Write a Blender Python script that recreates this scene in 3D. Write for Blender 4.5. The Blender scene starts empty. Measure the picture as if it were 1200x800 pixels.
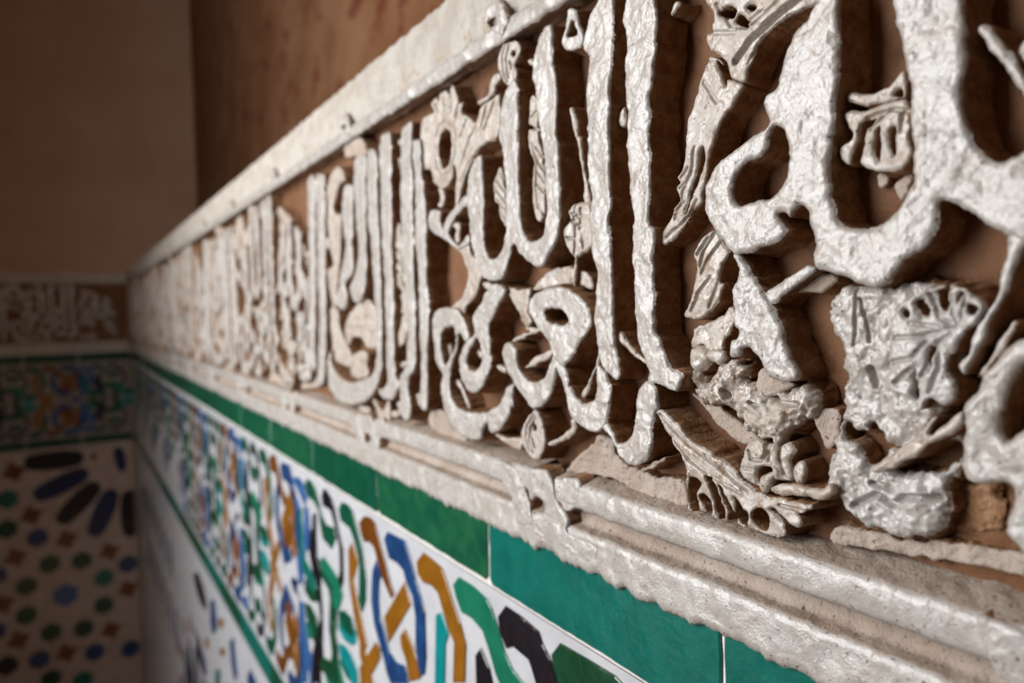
import bpy, bmesh, math, random
import numpy as np
from mathutils import Matrix, Vector

# ------------------------------------------------------------------ camera, light, exposure
D = 0.20                       # the lens is 20 cm from the face of the right wall
FPX = 820.0                    # focal length in pixels of a 1200 x 800 frame
CAMZ = 1.65
CAM = np.array([0.0, -D, CAMZ])
GD = 0.0155                    # depth of the carved ground behind the face
_a = -0.020
_c1 = np.array([-520.0, 24.0, -FPX]); _c1 /= np.linalg.norm(_c1)
_u = np.array([_a, 1.0, 0.0]); _u[2] = (_c1[0] * _u[0] + _c1[1] * _u[1]) / -_c1[2]; _u /= np.linalg.norm(_u)
_X = -_c1; _Y = np.cross(_u, _X)
ROT = np.array([_X, _Y, _u])

scene = bpy.context.scene
COL = scene.collection
cam_data = bpy.data.cameras.new('camera')
cam_data.sensor_width = 36.0
cam_data.lens = FPX / 1200.0 * 36.0
cam_data.clip_start = 0.01
cam_data.dof.use_dof = True
cam_data.dof.focus_distance = 0.262
cam_data.dof.aperture_fstop = 7.0
cam = bpy.data.objects.new('camera', cam_data)
COL.objects.link(cam)
m4 = Matrix.Identity(4)
for r in range(3):
    for c in range(3):
        m4[r][c] = float(ROT[r, c])
    m4[r][3] = float(CAM[r])
cam.matrix_world = m4
scene.camera = cam

scene.view_settings.view_transform = 'Standard'
scene.view_settings.look = 'None'
scene.view_settings.gamma = 1.0
scene.view_settings.use_curve_mapping = False
scene.view_settings.exposure = 0.25

world = bpy.data.worlds.new('world'); scene.world = world
world.use_nodes = True
bg = world.node_tree.nodes['Background']
bg.inputs['Color'].default_value = (0.75, 0.85, 1.0, 1)
bg.inputs['Strength'].default_value = 0.6

# daylight falling in through the doorway of the opposite wall
sun = bpy.data.lights.new('doorway_daylight', 'AREA')
sun.shape = 'RECTANGLE'; sun.size = 0.83; sun.size_y = 1.4
sun.energy = 36.0
sun.color = (0.98, 0.985, 1.0)
sun_o = bpy.data.objects.new('doorway_daylight', sun)
COL.objects.link(sun_o)
sun_o.location = (-0.83, -1.23, 1.98)
sun_o.rotation_euler = (Vector((-0.83, 0.0, 1.85)) - Vector(sun_o.location)).to_track_quat('-Z', 'Z').to_euler()

# ------------------------------------------------------------------ helpers
def at(px, py, Y=0.0):
    """pixel of the photograph -> point of the plane y = Y parallel to the right wall"""
    d = ROT @ np.array([(px - 600.0) / FPX, (400.0 - py) / FPX, -1.0])
    t = (Y + D) / d[1]
    return CAM + t * d
def at_far(px, py, X=None):
    X = XFAR if X is None else X
    d = ROT @ np.array([(px - 600.0) / FPX, (400.0 - py) / FPX, -1.0])
    t = (X - CAM[0]) / d[0]
    return CAM + t * d

XFAR = float(at(151.5, 411)[0])      # the far wall
CROPS = {'A1': (480, 0, 5), 'A2': (480, 160, 5), 'A3': (480, 320, 5), 'A4': (480, 440, 5),
         'B1': (720, 0, 5), 'B2': (720, 160, 5), 'B3': (720, 320, 5), 'B4': (720, 480, 5),
         'C1': (960, 0, 5), 'C2': (960, 160, 5), 'C3': (960, 320, 5), 'C4': (960, 480, 5),
         'M1': (360, 130, 8), 'M2': (360, 230, 8), 'M3': (360, 330, 8), 'M4': (360, 420, 8),
         'T': (480, 600, 4), 'K': (330, 560, 1200 / 180), 'L': (330, 680, 1200 / 180),
         'H': (400, 480, 4), 'F': (200, 250, 4), 'W': (160, 680, 1200 / 180), 'P': (0, 0, 1)}
def px(s):
    """'A1 10,20 30,40 A2 5,6' -> list of pixels of the photograph"""
    out = []; c = CROPS['P']
    for tok in s.split():
        if tok in CROPS:
            c = CROPS[tok]
        else:
            x, y = tok.split(',')
            out.append((c[0] + float(x) / c[2], c[1] + float(y) / c[2]))
    return out
def wall_pts(s, depth):
    return np.array([at(x, y, depth)[[0, 2]] for x, y in px(s)])

_rng = np.random.RandomState(7)
_TAB = _rng.rand(256, 256)
def vnoise(x, y):
    xi = np.floor(x).astype(int); yi = np.floor(y).astype(int)
    fx = x - xi; fy = y - yi
    fx = fx * fx * (3 - 2 * fx); fy = fy * fy * (3 - 2 * fy)
    a = _TAB[xi & 255, yi & 255]; b = _TAB[(xi + 1) & 255, yi & 255]
    c = _TAB[xi & 255, (yi + 1) & 255]; d = _TAB[(xi + 1) & 255, (yi + 1) & 255]
    return (a * (1 - fx) + b * fx) * (1 - fy) + (c * (1 - fx) + d * fx) * fy - 0.5
def fbm(x, y, scale, octs=3):
    s = 0; amp = 1.0; f = 1.0 / scale
    for i in range(octs):
        s = s + amp * vnoise(x * f + 17.3 * i, y * f + 5.1 * i); amp *= 0.5; f *= 2.1
    return s

def link(o, parent=None):
    COL.objects.link(o)
    if parent is not None:
        o.parent = parent
    return o
def empty(name, loc=(0, 0, 0)):
    o = bpy.data.objects.new(name, None); o.empty_display_size = 0.05
    o.location = loc
    return link(o)
def tag(o, label=None, cat=None, group=None, kind=None):
    if label: o['label'] = label
    if cat: o['category'] = cat
    if group: o['group'] = group
    if kind: o['kind'] = kind
    return o
def mesh_obj(name, verts, faces, mats, parent=None, smooth=False, mat_idx=None):
    me = bpy.data.meshes.new(name)
    me.from_pydata([tuple(map(float, v)) for v in verts], [], faces)
    for m in (mats if isinstance(mats, (list, tuple)) else [mats]):
        me.materials.append(m)
    if mat_idx is not None:
        me.polygons.foreach_set('material_index', mat_idx)
    if smooth:
        me.polygons.foreach_set('use_smooth', [True] * len(me.polygons))
    me.update()
    return link(bpy.data.objects.new(name, me), parent)
def copy_part(o, parent, loc=(0, 0, 0), rot=(0, 0, 0), name=None):
    c = o.copy(); link(c, parent); c.location = loc; c.rotation_euler = rot
    return c
def box(name, lo, hi, mat, parent=None):
    x0, y0, z0 = lo; x1, y1, z1 = hi
    v = [(x0, y0, z0), (x1, y0, z0), (x1, y1, z0), (x0, y1, z0), (x0, y0, z1), (x1, y0, z1), (x1, y1, z1), (x0, y1, z1)]
    f = [(0, 3, 2, 1), (4, 5, 6, 7), (0, 1, 5, 4), (1, 2, 6, 5), (2, 3, 7, 6), (3, 0, 4, 7)]
    return mesh_obj(name, v, f, mat, parent)
def boxes(name, lst, mat, parent=None):
    vs = []; fs = []
    for lo, hi in lst:
        x0, y0, z0 = lo; x1, y1, z1 = hi; n = len(vs)
        vs += [(x0, y0, z0), (x1, y0, z0), (x1, y1, z0), (x0, y1, z0), (x0, y0, z1), (x1, y0, z1), (x1, y1, z1), (x0, y1, z1)]
        fs += [tuple(n + i for i in q) for q in [(0, 3, 2, 1), (4, 5, 6, 7), (0, 1, 5, 4), (1, 2, 6, 5), (2, 3, 7, 6), (3, 0, 4, 7)]]
    return mesh_obj(name, vs, fs, mat, parent)

# ------------------------------------------------------------------ materials
def mat_new(name):
    m = bpy.data.materials.new(name); m.use_nodes = True
    nt = m.node_tree; b = nt.nodes['Principled BSDF']
    return m, nt, b
def N(nt, typ, **kw):
    n = nt.nodes.new(typ)
    for k, v in kw.items():
        if k in n.inputs.keys(): n.inputs[k].default_value = v
        else: setattr(n, k, v)
    return n
def mottled(name, c1, c2, scale=40.0, rough=0.6, spec=0.5, bump=((300.0, 0.0006),), c3=None, scale3=200.0, lo=0.35, hi=0.65, lo3=0.55, hi3=0.7, detail=6.0, rough2=None, coat=0.0, specks=False):
    """plaster and render: two or three tones in cloudy patches, bump at one or more grains"""
    m, nt, b = mat_new(name)
    geo = N(nt, 'ShaderNodeNewGeometry')
    def noise(s, det=detail, r=0.6):
        n = N(nt, 'ShaderNodeTexNoise'); n.inputs['Scale'].default_value = s; n.inputs['Detail'].default_value = det; n.inputs['Roughness'].default_value = r
        nt.links.new(geo.outputs['Position'], n.inputs['Vector']); return n
    def ramp(n, a, c):
        r = N(nt, 'ShaderNodeMapRange'); r.inputs['From Min'].default_value = a; r.inputs['From Max'].default_value = c
        r.interpolation_type = 'SMOOTHSTEP'
        nt.links.new(n.outputs['Fac'], r.inputs['Value']); return r
    n1 = noise(scale); r1 = ramp(n1, lo, hi)
    mx = N(nt, 'ShaderNodeMix', data_type='RGBA')
    mx.inputs[6].default_value = (*c1, 1); mx.inputs[7].default_value = (*c2, 1)
    nt.links.new(r1.outputs[0], mx.inputs[0])
    col = mx.outputs[2]
    if c3 is not None:
        r3 = ramp(noise(scale3), lo3, hi3)
        mx3 = N(nt, 'ShaderNodeMix', data_type='RGBA')
        nt.links.new(col, mx3.inputs[6]); mx3.inputs[7].default_value = (*c3, 1)
        nt.links.new(r3.outputs[0], mx3.inputs[0]); col = mx3.outputs[2]
    if specks:      # pits and grains of dirt
        r4 = ramp(noise(650.0, 2.0, 0.5), 0.645, 0.70)
        mx4 = N(nt, 'ShaderNodeMix', data_type='RGBA')
        nt.links.new(col, mx4.inputs[6]); mx4.inputs[7].default_value = (0.13, 0.09, 0.06, 1)
        nt.links.new(r4.outputs[0], mx4.inputs[0]); col = mx4.outputs[2]
    nt.links.new(col, b.inputs['Base Color'])
    b.inputs['Roughness'].default_value = rough
    b.inputs['Specular IOR Level'].default_value = spec
    b.inputs['Coat Weight'].default_value = coat
    b.inputs['Coat Roughness'].default_value = 0.2
    if rough2 is not None:
        rr = N(nt, 'ShaderNodeMapRange'); rr.inputs['From Min'].default_value = 0.35; rr.inputs['From Max'].default_value = 0.65
        rr.inputs['To Min'].default_value = rough; rr.inputs['To Max'].default_value = rough2
        nt.links.new(noise(160.0, 3.0).outputs['Fac'], rr.inputs['Value']); nt.links.new(rr.outputs[0], b.inputs['Roughness'])
    prev = None
    for s, dist in bump:
        nb = noise(s, 3.0, 0.55)
        bp = N(nt, 'ShaderNodeBump'); bp.inputs['Strength'].default_value = 1.0; bp.inputs['Distance'].default_value = dist
        nt.links.new(nb.outputs['Fac'], bp.inputs['Height'])
        if prev is not None: nt.links.new(prev.outputs['Normal'], bp.inputs['Normal'])
        prev = bp
    if prev is not None: nt.links.new(prev.outputs['Normal'], b.inputs['Normal'])
    return m

PLASTER = mottled('limewashed_plaster', (0.345, 0.315, 0.28), (0.40, 0.385, 0.36), 55.0, 0.14, 0.75,
                  bump=((300.0, 0.0003), (1100.0, 0.00022), (2600.0, 0.00006)), c3=(0.27, 0.20, 0.145), scale3=130.0, lo3=0.58, hi3=0.78, rough2=0.30, specks=True)
LEAFM = mottled('dusty_leaf_plaster', (0.335, 0.28, 0.23), (0.39, 0.355, 0.315), 70.0, 0.17, 0.8,
                bump=((300.0, 0.0003), (800.0, 0.00028), (2200.0, 0.00006)), specks=True, c3=(0.27, 0.195, 0.13), scale3=150.0, lo3=0.52, hi3=0.72, rough2=0.6)
BROWNM = mottled('brown_plaster_edge', (0.19, 0.090, 0.038), (0.29, 0.175, 0.095), 160.0, 0.75, 0.3,
              bump=((700.0, 0.0008), (1800.0, 0.0003)), c3=(0.14, 0.07, 0.03), scale3=300.0)  # side walls of the carved pieces: mottled brown, darker than their faces
GROUND = mottled('dark_brown_ground', (0.115, 0.048, 0.018), (0.15, 0.068, 0.028), 30.0, 0.7, 0.3,
                 bump=((200.0, 0.0008), (900.0, 0.0003)), c3=(0.09, 0.036, 0.014), scale3=80.0)  # panel behind the carving: mottled brown, much darker than the carved faces
SILL = mottled('tan_dusty_plaster', (0.30, 0.235, 0.185), (0.38, 0.32, 0.27), 40.0, 0.65, 0.35,
               bump=((500.0, 0.0007), (1500.0, 0.0004)), specks=True, c3=(0.22, 0.16, 0.115), scale3=260.0, lo3=0.58, hi3=0.72)
BANDM = mottled('weathered_band_plaster', (0.34, 0.305, 0.26), (0.42, 0.395, 0.355), 45.0, 0.65, 0.3,
                bump=((260.0, 0.0016), (900.0, 0.0008)), c3=(0.34, 0.24, 0.14), scale3=120.0, lo3=0.58, hi3=0.7)
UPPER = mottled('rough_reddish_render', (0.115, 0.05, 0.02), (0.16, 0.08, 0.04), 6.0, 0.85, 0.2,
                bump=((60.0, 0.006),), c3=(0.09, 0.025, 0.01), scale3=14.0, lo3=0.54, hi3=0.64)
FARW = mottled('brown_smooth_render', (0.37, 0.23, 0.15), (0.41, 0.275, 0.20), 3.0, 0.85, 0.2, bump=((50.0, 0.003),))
ROOM = mottled('pale_room_render', (0.58, 0.43, 0.31), (0.64, 0.49, 0.37), 2.0, 0.9, 0.2, bump=((30.0, 0.003),))
FLOORM = mottled('terracotta_floor', (0.40, 0.24, 0.16), (0.48, 0.30, 0.21), 3.0, 0.7, 0.3, bump=((20.0, 0.003),))

def glaze(name, c1, c2, scale=60.0, rough=0.16, bump=0.0008, chips=False):
    kw = dict(c3=(0.5, 0.47, 0.42), scale3=330.0, lo3=0.705, hi3=0.725) if chips else {}   # chips where the body shows
    return mottled(name, c1, c2, scale, rough, 0.5, bump=((90.0, bump), (500.0, bump * 0.15)), lo=0.3, hi=0.7, **kw)
G_GREEN = glaze('green_glaze', (0.000, 0.046, 0.025), (0.002, 0.064, 0.033))
G_GREENL = glaze('grass_green_glaze', (0.000, 0.050, 0.028), (0.008, 0.088, 0.036))
G_TEAL = glaze('teal_glaze', (0.000, 0.088, 0.070), (0.002, 0.115, 0.092), chips=True)
G_TEAL2 = glaze('bright_teal_glaze', (0.0, 0.15, 0.16), (0.002, 0.19, 0.19))
G_DGREEN = glaze('dark_green_glaze', (0.002, 0.035, 0.014), (0.004, 0.05, 0.022))
G_MGREEN = glaze('sea_green_glaze', (0.002, 0.10, 0.058), (0.008, 0.14, 0.08))
G_BLACK = glaze('black_glaze', (0.004, 0.004, 0.006), (0.009, 0.008, 0.012))
G_BLUE = glaze('blue_glaze', (0.005, 0.026, 0.085), (0.010, 0.05, 0.15))
G_NAVY = glaze('navy_glaze', (0.006, 0.012, 0.05), (0.010, 0.022, 0.08))
G_SKY = glaze('mid_blue_glaze', (0.018, 0.07, 0.19), (0.025, 0.09, 0.24))
G_OCHRE = glaze('ochre_glaze', (0.16, 0.062, 0.004), (0.22, 0.09, 0.008), chips=True)
G_BROWN = glaze('brown_glaze', (0.09, 0.026, 0.003), (0.13, 0.042, 0.006))
G_WHITE = glaze('white_glaze', (0.40, 0.41, 0.43), (0.46, 0.47, 0.485), 30.0, 0.2)
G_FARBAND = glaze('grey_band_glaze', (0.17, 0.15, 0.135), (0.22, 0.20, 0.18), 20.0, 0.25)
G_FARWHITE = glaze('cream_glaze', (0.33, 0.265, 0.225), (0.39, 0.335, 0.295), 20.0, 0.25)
GROUT = mottled('pale_grout', (0.58, 0.54, 0.50), (0.66, 0.64, 0.61), 200.0, 0.7, 0.3, bump=((900.0, 0.0006),))
# ------------------------------------------------------------------ carving: outlines -> relief pieces
def smooth_loop(p, n=4):
    p = np.asarray(p); m = len(p); out = []
    for i in range(m):
        p0, p1, p2, p3 = p[i - 1], p[i], p[(i + 1) % m], p[(i + 2) % m]
        for k in range(n):
            t = k / n
            out.append(0.5 * ((2 * p1) + (-p0 + p2) * t + (2 * p0 - 5 * p1 + 4 * p2 - p3) * t * t + (-p0 + 3 * p1 - 3 * p2 + p3) * t ** 3))
    return np.array(out)
def seg_dist(X, Z, a, b):
    d = b - a; L2 = max(float(d @ d), 1e-14)
    t = np.clip(((X - a[0]) * d[0] + (Z - a[1]) * d[1]) / L2, 0, 1)
    return (X - a[0] - t * d[0]) ** 2 + (Z - a[1] - t * d[1]) ** 2
def loops_sdf(X, Z, loops):
    best = np.full(X.shape, 1e9); inside = np.zeros(X.shape, bool)
    for lp in loops:
        for i in range(len(lp)):
            a = lp[i - 1]; b = lp[i]
            np.minimum(best, seg_dist(X, Z, a, b), out=best)
            if a[1] != b[1]:
                c = ((a[1] > Z) != (b[1] > Z)) & (X < (b[0] - a[0]) * (Z - a[1]) / (b[1] - a[1]) + a[0])
                inside ^= c
    d = np.sqrt(best)
    return np.where(inside, -d, d)

def carve(name, outlines, parent, depth=0.0, rad=0.0015, grid=None, mat=None, grooves=(), rough=1.0, dome=0.0, base=None, side=None, wob=0.00045):
    """one carved piece: flat-topped relief with worn round edges and side walls running back to the ground.
    outlines: outer loop and hole loops; grooves: (line, half width mm, depth mm)"""
    base = GD + 0.001 if base is None else base
    mat = mat or PLASTER
    loops = [smooth_loop(wall_pts(s, depth) if isinstance(s, str) else np.asarray(s)) for s in outlines]
    allp = np.concatenate(loops)
    lo = allp.min(0); hi = allp.max(0)
    if grid is None:
        far = -0.5 * (lo[0] + hi[0])
        grid = 0.00042 if far < 0.27 else (0.0006 if far < 0.36 else (0.0008 if far < 0.5 else 0.0012))
        if grooves: grid *= 0.75
    xs = np.arange(lo[0] - 2 * grid, hi[0] + 3 * grid, grid); zs = np.arange(lo[1] - 2 * grid, hi[1] + 3 * grid, grid)
    X, Z = np.meshgrid(xs, zs, indexing='ij')
    S = loops_sdf(X, Z, loops)
    S = S + wob * 2 * fbm(X, Z, 0.0035, 3) * rough
    S[0, :] = S[-1, :] = 1; S[:, 0] = S[:, -1] = 1
    S[np.abs(S) < grid * 0.02] = grid * 0.02
    inner = -S
    r = min(rad, 0.75 * float(inner.max()))
    q = np.clip(inner / r, 0, 1)
    drop = r * (1 - np.sqrt(np.clip(1 - (1 - q) ** 2, 0, 1)))
    Y = depth + drop - dome * np.clip(inner / max(float(inner.max()), 1e-6), 0, 1)
    Y = Y + rough * (0.0012 * fbm(X, Z, 0.009, 2) + 0.0005 * fbm(X + 3, Z, 0.0026, 2))
    for line, hw, dp in grooves:
        pts = wall_pts(line, depth) if isinstance(line, str) else np.asarray(line)
        dd = np.full(X.shape, 1e9)
        for i in range(len(pts) - 1):
            np.minimum(dd, seg_dist(X, Z, pts[i], pts[i + 1]), out=dd)
        g = np.clip(1 - np.sqrt(dd) / (hw * 0.001), 0, 1)
        Y = Y + dp * 0.001 * (g * g * (3 - 2 * g))
    Y = np.minimum(Y, base - 0.0012)
    ins = S < 0
    idx = -np.ones(S.shape, int); n_in = int(ins.sum()); idx[ins] = np.arange(n_in)
    verts = np.stack([X[ins], Y[ins], CAMZ * 0 + Z[ins]], 1).tolist()
    cnt = ins[:-1, :-1].astype(int) + ins[1:, :-1] + ins[1:, 1:] + ins[:-1, 1:]
    fi, fj = np.nonzero(cnt == 4)
    faces = np.stack([idx[fi, fj], idx[fi + 1, fj], idx[fi + 1, fj + 1], idx[fi, fj + 1]], 1).tolist()
    midx = [0] * len(faces)
    cache = {}; segs = []
    def cross(i0, j0, i1, j1):
        k = (i0, j0, i1, j1) if (i0, j0) < (i1, j1) else (i1, j1, i0, j0)
        v = cache.get(k)
        if v is None:
            i0, j0, i1, j1 = k
            t = S[i0, j0] / (S[i0, j0] - S[i1, j1])
            y = Y[i0, j0] if ins[i0, j0] else Y[i1, j1]
            v = len(verts)
            verts.append([X[i0, j0] + t * (X[i1, j1] - X[i0, j0]), max(y, depth + r * 0.85), Z[i0, j0] + t * (Z[i1, j1] - Z[i0, j0])])
            cache[k] = v
        return v
    mi, mj = np.nonzero((cnt > 0) & (cnt < 4))
    for i, j in zip(mi.tolist(), mj.tolist()):
        cs = [(i, j), (i + 1, j), (i + 1, j + 1), (i, j + 1)]
        poly = []; ent = []
        for k in range(4):
            a = cs[k]; b = cs[(k + 1) % 4]
            if ins[a]: poly.append(idx[a])
            if ins[a] != ins[b]:
                v = cross(*a, *b); poly.append(v); ent.append((v, bool(ins[a])))
        if len(poly) >= 3 and len(ent) == 2:
            faces.append([int(p) for p in poly]); midx.append(0)
            out_v = ent[0][0] if ent[0][1] else ent[1][0]; in_v = ent[1][0] if ent[0][1] else ent[0][0]
            segs.append((out_v, in_v))
        elif len(ent) == 4:
            # saddle: two corner triangles
            ring = []
            for k in range(4):
                a = cs[k]
                if ins[a]:
                    p = cs[(k - 1) % 4]; n = cs[(k + 1) % 4]
                    vp = cross(*p, *a); vn = cross(*a, *n)
                    faces.append([int(idx[a]), vn, vp]); midx.append(0); segs.append((vn, vp))
    # side walls
    cen_cache = {}
    GX, GZ = np.gradient(S, grid)
    cv = list(cache.values()); va = np.array([verts[v] for v in cv])
    ii = np.clip(((va[:, 0] - xs[0]) / grid).round().astype(int), 0, len(xs) - 1); jj = np.clip(((va[:, 2] - zs[0]) / grid).round().astype(int), 0, len(zs) - 1)
    gx = GX[ii, jj]; gz = GZ[ii, jj]; gl = np.sqrt(gx * gx + gz * gz) + 1e-9; gx /= gl; gz /= gl
    rings = [dict(zip(cv, cv))]
    levels = (0.3, 0.65, 1.0)
    for lv in levels:
        nz = 0.0011 * rough * fbm(va[:, 0] + 2.0 * lv, va[:, 2] + 9.0 * lv, 0.003, 2) * (1 if lv < 1 else 0.6)
        fl = 0.0012 * lv ** 2 + nz
        y = va[:, 1] + (base - va[:, 1]) * lv
        n0 = len(verts)
        verts += np.stack([va[:, 0] + gx * fl, y, va[:, 2] + gz * fl], 1).tolist()
        rings.append({v: n0 + k for k, v in enumerate(cv)})
    for k in range(len(levels)):
        a = rings[k]; b = rings[k + 1]
        for p, q2 in segs:
            faces.append([a[p], b[p], b[q2], a[q2]]); midx.append(1)
    return mesh_obj(name, verts, faces, [mat, side or BROWNM], parent, True, midx)

# ------------------------------------------------------------------ the room shell
V = lambda s, y=0.0: -s * (D + y) / math.cos(math.atan2(520, FPX))   # image slope from the vanishing point -> height over the lens
def zline(slope, xpx, Y=0.0):
    """height of a line that runs along the wall and passes the image at column xpx on this slope from the vanishing point"""
    return at(xpx, 376 + slope * (xpx - 80), Y)[2]
Z_GT = zline(0.487, 600)          # top of green course
Z_LF = zline(0.410, 700); Z_GR = zline(0.372, 750); Z_UF = zline(0.320, 800)
Z_GB = zline(0.624, 575, 0.004)   # bottom of green course
Z_SB = zline(1.675, 300, 0.004); Z_SB2 = zline(1.80, 300, 0.004)
Z_TF0 = zline(-0.645, 500); Z_TF1 = zline(-0.690, 500); Z_TOP = zline(-0.87, 400)
X_END = 0.55

WALL_IN = 0.27
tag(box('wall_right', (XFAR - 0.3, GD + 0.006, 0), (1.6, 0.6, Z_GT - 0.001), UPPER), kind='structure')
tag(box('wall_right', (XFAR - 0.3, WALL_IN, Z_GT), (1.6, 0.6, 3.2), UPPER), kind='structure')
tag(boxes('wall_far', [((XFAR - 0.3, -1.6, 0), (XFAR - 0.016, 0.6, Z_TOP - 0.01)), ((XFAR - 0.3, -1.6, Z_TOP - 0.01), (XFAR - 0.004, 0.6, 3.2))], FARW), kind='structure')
WL = -0.95
tag(boxes('wall_left', [((XFAR - 0.3, WL - 0.3, 0), (-1.25, WL, 3.2)), ((-0.42, WL - 0.3, 0), (1.6, WL, 3.2)), ((-1.25, WL - 0.3, 2.70), (-0.42, WL, 3.2))], ROOM), kind='structure')
tag(box('wall_back', (1.5, WL - 0.3, 0), (1.7, 0.6, 3.2), ROOM), kind='structure')
tag(box('floor', (XFAR - 0.3, -4.0, -0.1), (1.7, 0.6, 0.0), FLOORM), kind='structure')
tag(box('ceiling', (XFAR - 0.3, WL - 0.3, 3.2), (1.7, 0.6, 3.3), ROOM), kind='structure')

# ------------------------------------------------------------------ stucco frieze: mouldings and ground
def xsamples(x1, x0):
    out = [x1]
    while out[-1] > x0:
        x = out[-1]
        out.append(x - (0.001 if -0.5 < x < -0.02 else (0.003 if x > -0.9 and x < 0.0 else 0.012)))
    out[-1] = x0
    return np.array(out)
def moulding(name, prof, x1, x0, mats, midx, parent, rough=1.0, edge_noise=None, fine=True):
    """strip extruded along the wall; prof = [(y, z)]; mats per profile step"""
    xs = xsamples(x1, x0) if fine else np.linspace(x1, x0, max(2, int((x1 - x0) / 0.02)))
    # subdivide the profile
    pp = []; mm = []
    for k in range(len(prof) - 1):
        a = np.array(prof[k]); b = np.array(prof[k + 1]); n = max(1, int(np.linalg.norm(b - a) / 0.0013)); n = min(n, 14)
        for i in range(n):
            pp.append(a + (b - a) * i / n); mm.append(midx[k])
    pp.append(np.array(prof[-1])); pp = np.array(pp); m = len(pp)
    t = np.arange(m) * 0.0013
    Xg, Tg = np.meshgrid(xs, t, indexing='ij')
    dy = rough * (0.0012 * fbm(Xg, Tg, 0.010, 2) + 0.0005 * fbm(Xg + 1, Tg, 0.0030, 2))
    dz = rough * 0.0008 * fbm(Xg + 4, Tg, 0.005, 3)
    Yg = pp[None, :, 0] + dy; Zg = pp[None, :, 1] + dz
    if edge_noise:
        for j, amp, sc in edge_noise:
            jj = j % m
            w = np.exp(-((np.arange(m) - jj) / 2.5) ** 2)
            Zg = Zg + amp * fbm(xs * 1.0, xs * 0 + 3.3 * (jj + 1), sc, 4)[:, None] * w[None, :]
    nx = len(xs)
    verts = np.stack([Xg, Yg, Zg], 2).reshape(-1, 3)
    I, J = np.meshgrid(np.arange(nx - 1), np.arange(m - 1), indexing='ij')
    a = (I * m + J).ravel(); faces = np.stack([a, a + 1, a + m + 1, a + m], 1).tolist()
    return mesh_obj(name, verts, faces, mats, parent, True, np.tile(mm, nx - 1).tolist())

frieze = tag(empty('plaster_frieze', (0, 0, 0)), 'ivory stucco frieze carved with calligraphy and leaves along the right wall', 'frieze')
zl = Z_UF + 0.002
# lower moulding: plaster lip lapping over the tiles, then the hollow under the raised fillet
moulding('lower_moulding', [(0.010, Z_GT + 0.0005), (0.0012, Z_GT), (-0.0004, Z_GT + 0.003), (0.0, Z_LF - 0.002), (0.0012, Z_LF), (0.0068, Z_LF + 0.0012), (0.0085, (Z_LF + Z_GR) / 2 + 0.001), (0.0085, Z_GR + 0.004), (0.0085, Z_UF - 0.002), (GD + 0.001, Z_UF + 0.001)],
         X_END, XFAR, [PLASTER, SILL], [0, 0, 0, 0, 1, 1, 1, 1, 1], frieze, 1.0, [(8, 0.0035, 0.016), (7, 0.0028, 0.005)])
PERIOD = 1.215 * D
LINK0 = at(634, 560)[0]
links = [LINK0 - PERIOD * k for k in range(-3, 11)]
def fillet(x1, x0):
    return moulding('raised_fillet', [(0.0085, Z_GR - 0.0005), (0.0012, Z_GR), (0.0, Z_GR + 0.002), (-0.0004, (Z_GR + Z_UF) / 2), (0.0, Z_UF - 0.002), (0.0015, Z_UF - 0.0003), (0.006, Z_UF + 0.0010), (GD + 0.002, Z_UF + 0.0035)],
                    x1, x0, [PLASTER, SILL], [0, 0, 0, 0, 0, 1, 1], frieze, 1.0)
for k in range(len(links) - 1):
    x1 = min(links[k] - 0.009, X_END); x0 = max(links[k + 1] + 0.012, XFAR)
    if x1 - x0 > 0.02:
        fillet(x1, x0)
# top: raised fillet, weathered band with a crumbled edge, ledge running back to the wall above
moulding('upper_fillet', [(GD + 0.001, Z_TF0 + 0.004), (0.006, Z_TF0 + 0.0015), (0.001, Z_TF0), (0.0, Z_TF0 + 0.002), (-0.0003, (Z_TF0 + Z_TF1) / 2), (0.0005, Z_TF1), (0.006, Z_TF1 + 0.002)],
         X_END, XFAR, [PLASTER, SILL], [1, 1, 0, 0, 0, 0], frieze, 1.4, [(4, 0.003, 0.02)])
zt = Z_TOP
moulding('weathered_band', [(0.006, Z_TF1 + 0.0005), (0.0045, Z_TF1 + 0.006), (0.003, (Z_TF1 + zt) / 2), (0.003, zt - 0.006), (0.005, zt), (0.03, zt + 0.006), (0.10, zt + 0.008), (WALL_IN - 0.001, zt + 0.008)],
         X_END, XFAR, [BANDM], [0] * 7, frieze, 1.8, [(-22, 0.010, 0.05), (-18, 0.006, 0.05)])
# ground
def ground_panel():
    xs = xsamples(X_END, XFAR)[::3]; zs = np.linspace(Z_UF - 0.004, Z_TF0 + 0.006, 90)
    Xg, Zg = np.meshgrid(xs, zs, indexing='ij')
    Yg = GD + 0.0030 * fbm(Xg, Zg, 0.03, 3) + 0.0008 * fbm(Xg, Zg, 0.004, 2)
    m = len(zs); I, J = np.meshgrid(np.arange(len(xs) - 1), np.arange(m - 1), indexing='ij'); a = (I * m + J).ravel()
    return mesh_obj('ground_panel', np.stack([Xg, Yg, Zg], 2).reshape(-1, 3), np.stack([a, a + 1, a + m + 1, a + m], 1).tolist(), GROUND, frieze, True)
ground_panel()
# ------------------------------------------------------------------ stucco frieze: letters, leaves and stems, traced on the wall
near = []          # pieces of the phrase, repeated further along the walls
def letter(*outl, name='letter', **kw):
    o = carve(name, outl, frieze, **kw); near.append(o); return o
def leaf(*outl, name='leaf', **kw):
    kw.setdefault('depth', 0.004); kw.setdefault('mat', LEAFM); kw.setdefault('rad', 0.0012)
    o = carve(name, outl, frieze, **kw); near.append(o); return o
def stem(*outl, **kw):
    kw.setdefault('depth', 0.005); kw.setdefault('rad', 0.0013)
    return leaf(*outl, name='stem', **kw)

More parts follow.
